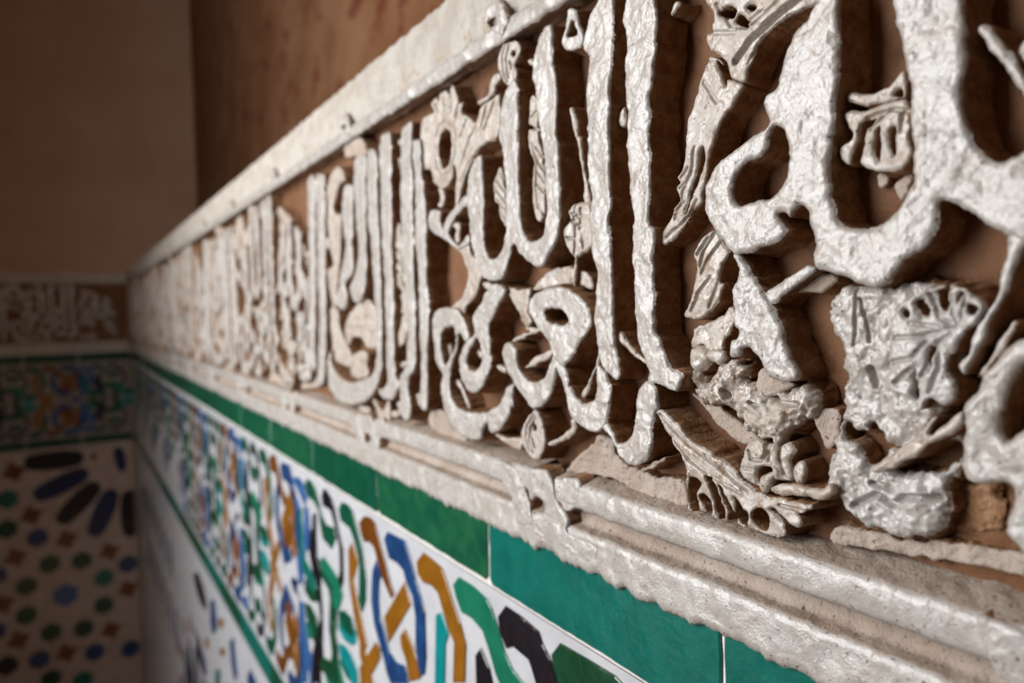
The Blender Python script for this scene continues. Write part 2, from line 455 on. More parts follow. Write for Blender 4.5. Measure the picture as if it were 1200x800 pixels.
# tall strokes
letter('A1 1150,-110 1110,-20 1060,80 1030,180 1010,270 1040,330 1042,440 1030,560 1036,680 1035,790 A2 1042,200 1055,350 1050,500 1060,650 1088,790 A3 1080,150 1075,250 1090,380 1098,460 P 700,415 705,430 716,442 722,443 723,430 720,400 718,380 A3 1190,200 1185,20 A2 1180,690 1168,600 1160,480 1176,400 1170,250 1165,20 A1 1165,700 1170,500 1180,330 1186,200 1192,0 1190,-90')
letter('B1 150,-240 90,-120 60,0 40,120 60,200 60,350 55,480 65,640 70,790 B2 75,150 80,330 110,470 100,560 105,790 B3 115,200 130,400 165,500 187,560 192,640 250,650 355,695 387,600 330,555 295,480 268,400 240,350 230,200 226,10 B2 222,690 236,560 192,490 200,300 205,150 192,10 B1 205,680 200,560 226,420 236,280 240,100 236,0 220,-130')
stem('B3 5,345 40,342 95,425 150,485 185,530 150,522 90,472 35,410', depth=0.003)
# the three-armed double bowl
letter('A2 395,112 418,115 422,200 430,400 431,600 455,700 490,712 530,660 557,570 562,500 555,250 545,120 525,20 A1 520,760 525,640 550,550 585,490 620,468 630,600 632,780 A2 632,60 637,250 642,480 660,570 700,612 745,605 785,550 800,440 795,330 780,120 765,10 A1 750,700 732,520 715,400 728,290 765,190 822,138 832,200 830,350 852,450 858,580 852,780 A2 868,60 872,200 876,380 868,520 850,620 800,710 755,770 700,740 645,690 602,628 580,690 565,770 A3 545,20 500,45 440,35 A2 400,790 375,680 355,600 340,480 332,350 342,230 368,150')
# bowl beside the tall stroke and the hook after it
letter('A3 835,490 870,600 910,700 930,790 A4 960,262 1040,322 1100,332 1142,280 1166,180 1172,60 A3 1166,650 1150,600 1120,562 1100,540 1088,552 1090,680 A4 1085,100 1065,145 1020,162 970,130 940,60 A3 930,660 905,572 855,500')
stem('A3 1110,480 1095,475 1075,560 1040,640 990,715 1010,745 1030,715 1055,640 1085,570', depth=0.004)
letter('B3 120,790 118,720 150,650 205,640 250,720 250,790 B4 236,10 216,120 216,220 186,290 130,330 80,320 20,265 A4 1190,395 1150,345 1118,305 1145,285 1190,345 B4 10,195 50,192 90,150 110,80 118,10')
# ring with a bowl under it
letter('A3 690,180 720,130 780,95 840,80 910,90 980,130 1030,190 1050,250 1050,320 1010,380 980,420 950,480 910,530 870,545 850,500 828,470 820,430 800,390 760,340 725,290 695,240', 'A3 775,235 800,212 850,206 900,232 922,275 900,302 850,296 800,285')
letter('A3 552,412 590,410 620,450 630,540 660,600 710,642 770,620 810,560 838,482 862,505 856,590 830,680 800,750 740,796 700,782 650,712 600,640 560,562 542,480')
# linked pair of loops ending in the long crescent
letter('A3 130,300 145,225 200,200 270,210 305,270 345,365 325,405 295,355 275,365 270,440 250,520 232,580 225,640 235,720 260,770 A4 290,197 360,217 440,212 500,180 540,130 560,60 A3 560,660 600,650 599,720 595,790 A4 586,170 575,230 540,290 500,330 465,330 455,272 425,310 410,370 350,375 280,340 230,280 200,200 185,120 A3 182,700 180,640 185,590 152,520 140,440', 'A3 175,380 195,325 240,310 264,340 264,420 240,480 205,540 186,480')
letter('A3 365,260 390,210 420,170 440,110 500,60 560,100 520,180 490,240 456,310 466,430 466,540 440,630 400,690 350,696 310,640 290,570 285,500 310,430 350,380 370,340', 'A3 330,500 350,430 380,380 410,420 416,500 392,560 350,572 330,545')
stem('A3 240,620 270,618 312,690 345,775 352,800 A4 355,195 335,185 300,95', depth=0.005)
stem('A3 202,412 226,402 244,470 232,492', depth=0.006)
stem('A3 378,440 405,442 420,480 412,500', depth=0.006)
# stems between the upper bowls and the loops
stem('A2 120,440 150,425 180,450 172,500 192,560 205,592 160,582 115,545 108,500', depth=0.002, mat=PLASTER)
stem('A2 188,545 230,450 280,390 337,342 340,400 290,432 250,490 226,560 240,600 272,640 312,608 337,575 350,620 310,655 270,662 222,622 190,592', depth=0.002, mat=PLASTER)
stem('A2 245,520 275,500 292,530 280,620 262,610 270,545', depth=0.004)
stem('A2 262,652 300,690 322,760 A3 340,10 330,80 290,150 235,205 225,260 300,268 332,190 384,130 402,60 415,5 A2 395,720 352,680 342,618', depth=0.003)
stem('A3 420,60 455,50 490,70 560,75 640,95 700,88 705,150 688,230 712,282 682,312 650,282 628,220 596,155 552,105 500,110 465,110', depth=0.0035)
stem('A3 588,412 620,368 700,342 660,320 720,322 762,336 700,362 640,392', depth=0.004)
leaf('A3 678,552 720,500 780,470 832,448 834,490 770,522 700,556', depth=0.004)
leaf('A3 715,105 760,40 A2 830,775 965,765 A3 1060,30 1060,100 960,60 850,75 780,92', depth=0.006)
stem('A3 505,545 530,538 560,560 555,585 520,570', depth=0.003)
# bud under the ring and its two stems
leaf('A4 735,198 770,260 792,360 782,430 745,497 700,470 660,400 648,340 680,260', 'A4 708,300 724,272 742,310 724,322', depth=0.001,
     grooves=[('A4 725,225 690,290 680,360 705,450', 1.0, 1.6), ('A4 735,240 708,300 700,370 722,460', 0.9, 1.5), ('A4 712,370 730,420', 1.2, 2.5), ('A4 740,330 770,350', 0.8, 1.2)])
stem('A4 490,338 540,350 580,368 655,368 655,432 600,424 540,384', depth=0.004)
stem('A4 803,395 870,360 930,310 943,250 972,268 966,330 920,372 830,412', depth=0.003)
# leaves around the bowls
leaf('A1 60,800 65,720 110,670 140,652 120,610 150,572 166,600 170,552 205,528 226,560 240,502 270,560 275,610 300,600 302,660 345,690 372,720 402,690 412,640 440,600 476,590 522,556 524,760 A2 500,12 440,42 382,95 346,165 320,250 290,340 272,405 262,370 274,280 270,200 256,165 250,230 226,280 180,302 140,270 120,200 60,180 55,60',
     'A1 168,792 205,758 240,785 A2 246,60 234,150 192,184 166,110',
     depth=0.003, grooves=[('A1 150,800 165,735 205,705 250,730 270,800 A2 262,110 235,205 190,225 150,180 148,60', 1.03, 2.16), ('A1 140,600 165,660', 1.15, 2.70), ('A1 190,560 200,650', 1.15, 2.70), ('A1 235,540 240,660', 1.15, 2.70), ('A1 275,600 265,690', 1.15, 2.70),
                           ('A1 330,700 300,800', 1.15, 2.70), ('A1 450,620 420,740', 1.15, 2.70), ('A1 490,600 440,760', 1.15, 2.70), ('A2 490,20 400,80 330,170 300,270', 0.92, 1.89), ('A1 380,730 350,800 A2 330,60 290,200', 0.92, 2.03)])
leaf('A1 560,250 622,238 637,300 604,380 627,420 612,470 575,502 545,470 518,400 518,330 538,280', 'A1 590,315 604,292 618,315 604,335',
     depth=0.002, grooves=[('A1 560,260 540,330 545,420 570,480', 0.92, 2.16), ('A1 580,260 562,330 565,410 580,460', 0.92, 2.16), ('A1 582,365 592,395', 1.49, 3.38)])
stem('A1 395,590 455,560 470,500 480,450 515,425 530,455 505,490 500,540 450,590 400,612', depth=0.006)
leaf('A2 530,175 546,220 553,300 562,420 562,520 540,500 513,440 525,410 498,370 488,290 504,228', depth=0.005, grooves=[('A2 500,250 550,320', 0.92, 2.43), ('A2 495,300 553,380', 0.92, 2.43), ('A2 510,370 556,430', 0.92, 2.43), ('A2 520,440 560,490', 0.92, 2.43), ('A2 525,200 548,250', 0.92, 2.43)])
leaf('A1 698,600 722,556 748,600 752,700 A2 755,10 772,80 787,250 792,440 768,442 758,400 772,470 755,497 735,470 718,400 716,260 726,150 688,50 A1 690,760 722,742 694,720 700,680', depth=0.005,
     grooves=[('A2 715,40 742,150 735,300 750,420', 0.92, 2.43), ('A2 735,60 775,120', 0.80, 2.16), ('A2 745,140 780,200', 0.80, 2.16), ('A2 748,210 785,270', 0.80, 2.16), ('A2 742,280 785,330', 0.80, 2.16), ('A1 705,690 745,640', 0.92, 2.43), ('A1 700,750 750,760', 0.92, 2.43)])
leaf('A2 1022,380 960,390 923,440 930,490 898,540 898,600 920,660 960,712 1000,692 1062,640 1064,560 1060,400', depth=0.003, rad=0.0022,
     grooves=[('A2 970,400 955,470 965,540 960,690', 1.03, 2.70), ('A2 930,490 985,520', 1.03, 2.70), ('A2 910,590 965,600', 1.03, 2.70), ('A2 1000,420 990,560 1010,650', 1.03, 2.70), ('A2 940,450 990,470', 1.03, 2.03)])
stem('A2 972,560 996,550 1000,610 980,700 972,790 A3 960,70 948,70 952,20 A2 962,720', depth=0.003)
stem('A1 934,652 950,638 978,720 990,795 A2 1002,10 1022,180 1042,300 1042,400 1015,392 1010,250 992,120 975,10 A1 965,790', depth=0.004)
stem('A1 925,48 960,58 992,130 1013,240 962,292 912,292 888,250 900,190 914,120', 'A1 944,108 978,182 960,205 916,212', depth=0.003, mat=PLASTER)
stem('A2 165,300 190,310 200,370 180,420 165,400 178,360', depth=0.007)
stem('A1 690,350 712,340 722,375 700,385', depth=0.004)
stem('B1 45,630 62,640 66,730 40,740 22,700', depth=0.005)
stem('B1 330,60 350,10 370,0 380,20 345,75 325,90', depth=0.005)
# upper leaves between the tall stroke and the great letter
leaf('B1 520,-150 525,0 560,50 575,100 570,180 540,200 533,250 560,300 640,350 660,420 700,462 762,472 790,380 830,280 900,180 1000,110 1120,50 1200,0 1260,-150',
     'B1 608,78 660,30 706,58 682,112', 'B1 758,42 790,15 822,40 792,66', 'B1 706,135 726,78 782,130 760,162',
     depth=0.003, rad=0.0014, grooves=[('B1 705,355 800,225 900,130 1010,40 1100,-30', 2.0, 4.0), ('B1 590,20 680,150 780,160 950,10', 1.0, 1.2), ('B1 560,190 700,190 860,60', 1.2, 1.0), ('B1 780,370 880,210 1010,110', 0.8, 1.0)])
leaf('B1 555,330 600,340 652,420 662,460 742,490 747,530 700,600 640,680 600,760 B2 585,20 548,140 536,230 516,300 500,400 450,430 390,530 350,600 280,642 258,580 290,540 325,490 340,420 370,370 358,300 375,270 363,230 400,170 415,100 413,0 B1 430,680 470,560 500,450 538,365',
     'B2 515,60 521,140 490,250 450,350 408,445 440,320 475,200', 'B1 588,372 606,350 650,425 650,505 632,450',
     depth=0.004, rad=0.0015, grooves=[('B2 470,60 450,200 390,330 350,480', .9, 1.5), ('B2 380,240 430,180', .8, 1.5), ('B2 372,300 410,270', .8, 1.5), ('B2 345,440 400,380', .8, 1.4), ('B2 480,370 400,500 300,590', .9, 1.4), ('B1 520,480 600,600', 1.2, 1.0)])
leaf('B2 520,580 580,548 622,620 662,660 640,740 622,795 B3 612,50 637,70 612,150 540,240 480,278 408,250 430,180 460,80 468,5 B2 468,740 458,680', depth=0.004, rad=0.0014,
     grooves=[('B2 580,560 520,660 490,760', 1.0, 2.0), ('B2 610,620 540,720 500,800', 1.0, 2.0), ('B2 540,590 480,690', 0.9, 1.8), ('B3 560,20 490,120 450,220', 1.0, 1.6), ('B3 600,60 550,200', 0.9, 1.2)])
leaf('B3 470,310 600,270 682,200 694,320 650,400 644,462 540,460 520,424 440,440 466,370', depth=0.007, rough=1.5)
leaf('B3 430,440 480,420 530,458 547,510 522,562 480,588 440,572 413,500', depth=0.004, rad=0.005, name='bud')
leaf('B3 530,470 580,440 642,460 632,512 602,537 560,522 538,495', depth=0.005, rad=0.0022, name='bud')
# the great letter at the right
letter('B1 1215,-120 1165,20 1120,100 1050,180 1010,260 980,350 958,450 945,515 885,560 867,620 893,700 880,745 845,760 800,790 B2 740,40 640,120 560,200 525,290 518,400 550,490 600,590 650,650 710,690 790,680 870,640 960,600 998,550 982,520 945,460 965,440 1000,450 1020,472 1050,440 1090,400 1120,430 1140,530 1160,640 1158,750 C3 40,-10 130,20 200,50 270,75 340,85 400,50 C2 440,790 500,725 580,670 650,600 690,500 700,400 722,375 780,400 880,450 1000,520 1110,580 1200,610 1330,570 1330,40 1200,75 1130,120 1040,150 950,90 880,10 C1 840,650 830,480 852,380 846,180 840,0 850,-150 415,-150 416,0 430,100 460,200 490,380 520,500 530,700 C2 545,180 520,300 480,390 420,460 350,510 260,540 180,540 120,510 80,430 65,340 50,200 65,0 C1 76,780 82,600 105,480 112,350 106,150 106,0 95,-140',
       'B1 930,742 980,768 B2 1005,20 1016,90 1000,220 950,320 880,365 780,385 720,402 690,350 688,270 720,200 765,140 835,112 882,60 890,5', rad=0.002)
stem('B3 878,122 960,60 1040,8 1120,-40 1172,-30 1130,22 1000,112 915,184', depth=0.002, mat=PLASTER)
leaf('B3 915,184 1000,122 1130,22 1200,0 C3 100,30 60,80 0,110 B3 1090,112 1000,130', depth=0.0075, mat=SILL)
letter('B2 690,690 740,700 790,790 B3 820,50 870,130 910,190 960,290 1010,430 1050,540 1070,610 1000,642 910,605 880,560 830,490 775,430 740,440 720,490 670,482 667,430 710,350 690,290 680,190 690,80 715,10 B2 712,760', depth=0.001, rad=0.002, rough=1.3)
# palmette in the bowl of the great letter
leaf('C1 155,565 190,540 270,550 350,540 420,490 490,420 512,470 505,560 480,575 400,590 320,602 260,612 180,602', 'C1 420,560 470,520 480,560', depth=0.005)
leaf('C1 135,680 160,652 260,650 350,620 440,590 510,580 530,640 532,790 C2 540,100 500,170 430,196 340,196 270,182 236,140 258,60 C1 275,765 330,700 300,690 250,720 235,760 C2 235,20 190,80 172,152 145,150 118,120 125,60 180,20 C1 195,780 170,735',
     'C1 335,770 352,745 C2 350,20 346,145 320,90', 'C1 415,770 440,745 C2 442,30 440,105 416,80', depth=0.004, grooves=[('C1 280,690 440,640 520,650', 1.0, 1.5), ('C1 300,760 420,640', .8, 1.2), ('C1 470,770 C1 490,660', .9, 1.6)])
stem('C2 330,230 360,215 400,250 370,300 335,290', depth=0.011, mat=SILL)
stem('C2 430,280 500,230 540,240 520,330 470,370', depth=0.009, mat=SILL)
# ribbon and stems of the right edge
letter('C1 935,190 945,150 985,150 1060,240 1140,330 1200,430 1230,560 1215,640 1180,560 1130,460 1050,340 980,260', depth=0.002)
stem('C1 1160,300 1200,240 1260,230 1260,420 1200,400', depth=0.004)
stem('C2 1110,575 1200,590 1180,700 C3 1135,0 1100,105 1045,205 985,335 935,445 885,535 850,600 812,545 860,480 892,400 942,290 1002,200 1042,110 1068,5 C2 1090,720', depth=0.001, mat=PLASTER)
letter('C3 1330,280 1200,370 1100,440 1010,530 950,600 915,690 840,790 C4 838,100 820,250 830,370 900,430 1000,440 1080,430 1130,500 1100,620 1080,720 1140,780 1210,860 1330,860 1330,60 1200,112 1130,150 1095,190 1062,110 C3 1090,740 1150,600 1200,540 1330,470', depth=0.0, rad=0.0025)
leaf('C3 925,610 945,560 1010,470 1125,285 1145,320 1050,490 970,590', depth=0.004)
# broken leaf mass under the great letter
leaf('C3 50,210 110,110 220,60 400,85 620,60 840,60 960,150 930,280 880,400 800,520 800,640 750,760 C4 690,40 640,130 740,80 830,20 832,180 820,330 740,430 740,560 720,690 620,752 480,752 360,722 250,672 180,602 85,492 50,400 58,220 100,120 120,20 C3 125,680 132,560 112,430 75,330',
     'C4 150,62 200,130 260,110 300,75 350,130 400,190 440,230 370,280 280,352 240,260 215,200 140,190 120,120', 'C4 430,350 540,282 640,222 808,180 815,310 700,352 560,368',
     name='leaf_mass', depth=0.0055, mat=PLASTER, rad=0.003, rough=2.2, grooves=[('C3 215,100 215,350 200,420', .7, 3), ('C3 240,150 280,280 290,400', .7, 3), ('C3 300,560 330,660', 1.6, 3.5), ('C4 200,560 330,500 430,560 500,510 690,520', 1.6, 3.0), ('C4 300,430 410,470', 1.4, 3.0)])
leaf('C3 400,340 440,210 520,140 640,80 800,70 900,120 962,190 930,280 862,330 822,390 790,460 742,480 742,570 802,640 762,760 702,782 650,742 590,792 560,742 440,702 398,560',
     'C3 478,245 500,212 522,240 506,268', 'C3 558,172 600,165 627,230 582,252', 'C3 676,112 752,85 752,150 732,212 690,192', 'C3 790,132 842,110 822,180 790,212', 'C3 858,190 932,200 922,232 870,234', 'C3 638,400 662,460 652,572 622,560', 'C3 552,572 570,580 580,725 560,750',
     depth=0.0005, mat=PLASTER, rad=0.0014, rough=1.6, grooves=[('C3 430,380 600,370 780,320', 1.0, 1.5), ('C3 640,120 690,260 790,310', 1.0, 1.6), ('C3 520,290 700,320', .9, 1.2), ('C3 770,130 770,230 810,300', .8, 1.2), ('C3 860,130 830,240 830,290', .8, 1.2), ('C3 780,340 680,410 600,600', 1.0, 1.6), ('C3 690,450 700,560 640,700', .9, 1.6), ('C3 420,520 540,500 620,400', 1.0, 1.6), ('C3 450,640 540,560', 1.0, 1.4)])
stem('C4 290,350 400,270 500,190 590,140 640,60 690,40 640,140 720,90 832,10 838,90 760,150 640,215 560,270 430,345 330,372', depth=0.001)
leaf('C4 760,440 850,430 1000,450 1060,520 1060,640 1010,720 860,730 740,700 720,600', depth=0.0125, name='leaf_mass', mat=BROWNM, rough=3.0)
# lower feather leaf, rosette and rope beside it
leaf('B4 235,10 300,20 400,130 500,215 600,275 700,345 745,420 860,500 1000,530 1150,555 1122,606 1060,602 1092,660 1060,692 980,622 905,582 960,650 1002,720 960,747 900,732 850,722 792,690 740,692 700,662 640,662 600,642 560,617 480,592 428,587 418,480 413,350 398,290 340,200 288,110',
     'B4 425,440 440,390 502,430 475,490 486,586 440,582', 'B4 490,512 520,495 556,530 566,612 530,592', 'B4 530,388 572,420 602,480 632,570 636,652 605,632 580,520', 'B4 608,450 652,510 692,590 712,652 670,656 650,570', 'B4 688,510 742,570 782,612 772,682 720,632', 'B4 830,580 870,588 897,640 890,712 850,702 800,642',
     depth=0.001, rad=0.0012, rough=1.2, grooves=[('B4 260,30 420,200 600,330 770,480', 1.2, 1.6), ('B4 330,160 430,290 560,390 740,500', 1.2, 1.6), ('B4 520,260 700,400 820,480', 0.8, 1.0), ('B4 920,590 1010,670', 1.3, 2.0), ('B4 960,560 1100,600', 1.0, 1.4)])
leaf('B4 720,330 760,240 800,182 900,195 965,220 962,300 1002,380 1034,420 930,422 900,482 830,462 718,385', 'B4 820,395 842,345 892,333 912,356 852,382 830,432', name='rosette', depth=0.003, rad=0.0022, rough=1.6, grooves=[('B4 780,240 800,290 860,300 893,255 880,205', .9, 2.0), ('B4 900,210 905,300', .9, 2), ('B4 740,340 800,350', .9, 1.5)])
leaf('B4 958,235 1010,188 1052,250 1022,300 1042,400 1020,424 980,362', depth=0.004, rad=0.0022)
leaf('B4 1043,350 1080,298 1122,350 1112,432 1060,437', depth=0.004, rad=0.0022)
leaf('B4 850,400 900,360 945,372 930,420 900,470 860,490 832,450', depth=0.002, rad=0.0022, name='bud')
stem('B4 898,472 940,440 1080,438 1200,470 C4 60,440 85,480 70,510 0,530 B4 1080,512 950,502', depth=0.002, rad=0.0022)
leaf('B3 403,592 450,568 500,612 560,612 620,545 700,520 747,560 762,620 830,690 900,722 1040,650 1112,680 1165,745 B4 1140,20 1060,72 1010,152 960,202 880,182 830,152 740,102 690,42 B3 610,790 520,775 460,720 428,650', name='leaf_mass', depth=0.004, rad=0.005, rough=3.0, wob=0.0006, grooves=[('B3 640,690 660,720', 1.8, 4), ('B3 790,760 830,780', 1.4, 3), ('B3 860,700 960,760 1080,770', 1.4, 2.5)])
leaf('B3 440,700 520,790 B4 600,90 700,180 780,205 850,180 830,140 720,60 640,0 B3 600,770', name='leaf_mass', depth=0.0095, mat=SILL)
leaf('B3 835,590 880,550 930,620 1040,640 1040,670 900,722 830,690', name='leaf_mass', depth=0.006, mat=SILL)
leaf('C4 -30,20 100,0 110,130 60,230 20,220 0,150', name='leaf_mass', depth=0.008, mat=SILL)
leaf('A4 918,562 960,500 1070,400 1108,340 1190,378 B4 0,255 90,330 200,385 330,400 410,425 425,570 300,590 100,480 0,400 A4 1100,590', name='leaf_mass', depth=0.009, mat=SILL, rough=1.6)
leaf('A4 120,215 190,205 240,290 330,370 300,400 130,310', name='leaf_mass', depth=0.008, mat=SILL)
leaf('B4 150,345 270,288 285,300 180,362', name='shard', depth=0.003, mat=SILL)
leaf('C4 120,690 300,705 500,765 720,775 1000,800 1330,880 1330,1010 1000,930 500,850 100,775', name='leaf_mass', depth=0.0105, mat=SILL, rough=1.6)

# the group of close upright strokes further left
letter('M1 85,610 115,597 148,610 152,790 M2 155,200 155,700 M3 165,200 160,700 M4 150,130 135,235 100,262 65,235 70,180 95,150 M3 100,700 110,300 M2 95,700 90,200')
letter('M1 0,640 50,620 70,700 M2 60,200 65,700 M3 60,250 60,700 M4 60,90 30,100 M3 10,500 M2 10,300', rad=0.0022)
letter('M1 350,710 385,695 418,715 M2 415,150 410,400 415,700 M3 345,20 365,150 350,240 325,266 290,240 270,150 M2 350,500 325,200')
letter('M1 455,430 540,415 535,600 M2 545,300 545,700 M3 525,80 500,170 450,200 410,150 400,60 M2 470,600 460,300 440,60 M1 435,600')
letter('M1 560,410 640,400 648,700 M2 660,300 680,700 M3 690,300 690,700 M4 690,80 640,255 560,382 440,432 330,422 232,335 190,200 190,60 M3 215,640 M4 215,30 255,130 330,202 430,226 520,192 600,150 640,20 M3 640,400 M2 600,500 570,200')
letter('M1 680,260 730,205 772,215 778,500 M2 782,300 790,700 M3 800,300 808,700 M4 812,150 862,240 800,370 752,385 700,370 655,280 700,290 745,200 740,30 M3 730,300 M2 710,600 690,200 M1 672,500')
letter('M1 870,250 920,130 972,118 970,500 M2 980,300 985,700 M3 1000,200 1005,700 M4 995,120 950,170 940,300 960,420 960,540 925,580 860,520 830,420 865,390 860,200 900,110 925,60 M3 930,700 925,300 M2 885,600 870,200')
letter('M1 985,330 1020,270 1058,300 1065,600 M2 1105,150 1108,700 M3 1130,300 1120,700 M4 1120,200 1115,465 1080,475 1040,430 1010,330 1050,320 1065,200 M3 1055,600 1045,200 M2 1030,600 1005,400 1010,100')
leaf('M1 240,560 290,520 350,640 290,700 M2 230,100 260,170 310,200 300,600 M3 270,30 270,200 235,240 210,100 M2 185,700 240,640 215,480 190,300 185,100 M1 190,700', 'M2 165,420 190,380 225,440 190,500', depth=0.002)
leaf('M3 225,240 275,270 300,450 385,640 400,790 M4 330,60 260,20 M3 240,600 215,400', depth=0.004)
leaf('M3 380,330 460,210 520,170 600,190 635,300 645,600 560,620 500,530 420,520 380,600 350,470', depth=0.004, grooves=[('M3 400,450 520,420 620,560', 1.5, 2.5), ('M3 500,200 520,300', 1.5, 2.5), ('M3 580,200 600,380', 1.5, 2.5), ('M3 450,280 560,480', 1.5, 2)])
leaf('M3 420,690 500,650 560,680 M4 550,60 560,170 430,180 M3 400,780', depth=0.003)
leaf('M2 830,300 870,280 880,700 M3 920,200 925,500 860,610 820,580 870,420 870,100 815,20 M2 830,600', depth=0.004, grooves=[('M2 840,500 890,560', 1.5, 2.5), ('M2 840,600 890,660', 1.5, 2.5), ('M2 840,700 890,760', 1.5, 2.5), ('M3 850,60 890,120', 1.5, 2.5), ('M3 870,300 915,340', 1.5, 2)])
stem('M1 780,560 860,430 870,490 820,640', depth=0.006)
stem('M1 800,280 860,260 870,320 820,310', depth=0.006)
stem('M4 850,60 920,20 925,70 880,90', depth=0.005)
stem('M4 610,360 700,490 760,380 760,600 700,590 640,480', depth=0.004)
stem('M4 780,500 850,490 860,540 800,560', depth=0.006)
leaf('M4 480,430 580,470 560,520 500,500', depth=0.006)
# upper corner of the left panel
leaf('M1 340,150 430,140 560,380 550,430 440,420 350,420', depth=0.004, mat=SILL)

# link knots that tie the panels of the lower and the upper border together
LINKS = []
LINKS.append(carve('border_link', ['H 735,240 800,265 835,310 862,400 895,525 860,545 820,530 800,430 785,395 760,360'], frieze, depth=-0.0004, base=0.0095))
LINKS.append(carve('border_link', ['H 848,300 880,278 950,285 985,340 1005,420 1040,480 1065,520 1060,570 1110,600 1190,640 1190,720 1100,690 1050,650 1000,640 930,600 900,560 890,520 930,510 945,450 915,412 882,425 868,360'], frieze, depth=-0.0002, base=0.0095))
LINKS.append(carve('border_link', ['H 1000,345 1040,318 1110,335 1110,420 1080,470 1040,470 1010,410'], frieze, depth=0.0, base=0.0095))
UL = [carve('border_link', ['A1 432,70 480,8 545,5 577,80 562,160 545,225 500,180 450,150', 'A1 455,120 495,90 500,130 470,165'], frieze, depth=0.0, base=0.012, rough=2.0)]

# the same phrase and links again further along
STEP = LINK0 - links[2]
span0 = max(v for o in near for v in [max(c[0] for c in o.bound_box)])
span = 0.62
copies = []
for k in (-1, 1, 2, 3, 4):
    for o in near:
        c0 = sum(c[0] for c in o.bound_box) / 8 - k * span
        if c0 < XFAR + 0.01 or c0 > 0.42: continue
        if k > 2 and o.name.split('.')[0] in ('leaf_mass', 'shard', 'bud'): continue
        copies.append(copy_part(o, frieze, (-k * span, 0, 0)))
for i, x in enumerate(links):
    if i != 3 and x < 0.2 and x > XFAR:
        for o in LINKS + UL:
            copy_part(o, frieze, (x - LINK0, 0, 0))
# ------------------------------------------------------------------ glazed tile pieces
YT = 0.0030       # face of the tile work, a little behind the plaster lip
YB = 0.0042       # the bed the pieces are set in
def poly_area(p):
    x = p[:, 0]; z = p[:, 1]
    return 0.5 * float(np.sum(x * np.roll(z, -1) - np.roll(x, -1) * z))
def inset(p, d):
    """move every corner of a counter-clockwise loop inwards"""
    n = len(p); out = []
    for i in range(n):
        e0 = p[i] - p[i - 1]; e1 = p[(i + 1) % n] - p[i]
        n0 = np.array([-e0[1], e0[0]]) / (np.linalg.norm(e0) + 1e-9); n1 = np.array([-e1[1], e1[0]]) / (np.linalg.norm(e1) + 1e-9)
        b = n0 + n1; l = np.linalg.norm(b)
        b = n0 if l < 1e-6 else b / l
        out.append(p[i] + b * d / max(0.5, float(b @ n0)))
    return np.array(out)
def tile(name, pts, mat, parent, top=YT, base=YB + 0.001, bev=0.0007, to3=None):
    p = np.asarray(pts, float)
    if poly_area(p) < 0: p = p[::-1]
    n = len(p); q = inset(p, bev)
    f3 = to3 or (lambda a, y: (a[0], y, a[1]))
    v = [f3(a, base) for a in p] + [f3(a, top + bev * 0.7) for a in p] + [f3(a, top) for a in q]
    fs = [tuple(range(2 * n, 3 * n))]
    for i in range(n):
        j = (i + 1) % n
        fs += [(i, j, n + j, n + i), (n + i, n + j, 2 * n + j, 2 * n + i)]
    return mesh_obj(name, v, fs, mat, parent)
def far3(a, y):        # (along the far wall, height) -> world; a[0] is world y
    return (XFAR - y, a[0], a[1])
def ragged(p, step=0.004, amp=0.0006, seed=0):
    out = []
    for i in range(len(p)):
        a = np.array(p[i]); b = np.array(p[(i + 1) % len(p)]); n = max(1, int(np.linalg.norm(b - a) / step))
        for k in range(n):
            c = a + (b - a) * k / n
            out.append(c + amp * np.array([fbm(np.array([c[0] + seed]), np.array([c[1]]), 0.006, 2)[0], fbm(np.array([c[0]]), np.array([c[1] + 7 + seed]), 0.006, 2)[0]]))
    return np.array(out)

# ---- course of long green tiles under the plaster
JT = at(572, 650, YT)[0]; TL = 0.873 * D
course = tag(empty('green_tile_course'), 'row of long emerald green tiles directly under the carved frieze on the right wall', 'tile row')
box('bed', (XFAR, YB, Z_GB - 0.0015), (X_END, GD + 0.004, Z_GT + 0.004), GROUT, course)
random.seed(3)
cols = {0: G_GREENL, -1: G_TEAL, -2: G_TEAL, 1: G_GREEN}
for k in range(-4, 17):
    x1 = JT - k * TL - 0.0011; x0 = JT - (k + 1) * TL + 0.0011
    x0 = max(x0, XFAR); x1 = min(x1, X_END)
    if x1 - x0 < 0.01: continue
    z1 = Z_GT + 0.004; z0 = Z_GB + 0.0012 + random.uniform(-0.0006, 0.0006)
    if k > 4:
        pts = [(x0, z0), (x1, z0), (x1, z1), (x0, z1)]
    else:
        c = 0.003
        pts = ragged([(x0 + c, z0), (x1 - c, z0), (x1, z0 + c), (x1, z1), (x0, z1), (x0, z0 + c)], 0.012 if k > 0 else 0.006, 0.0009, k)
    tile('tile', pts, cols.get(k, random.choice([G_GREEN, G_GREEN, G_GREENL])), course)

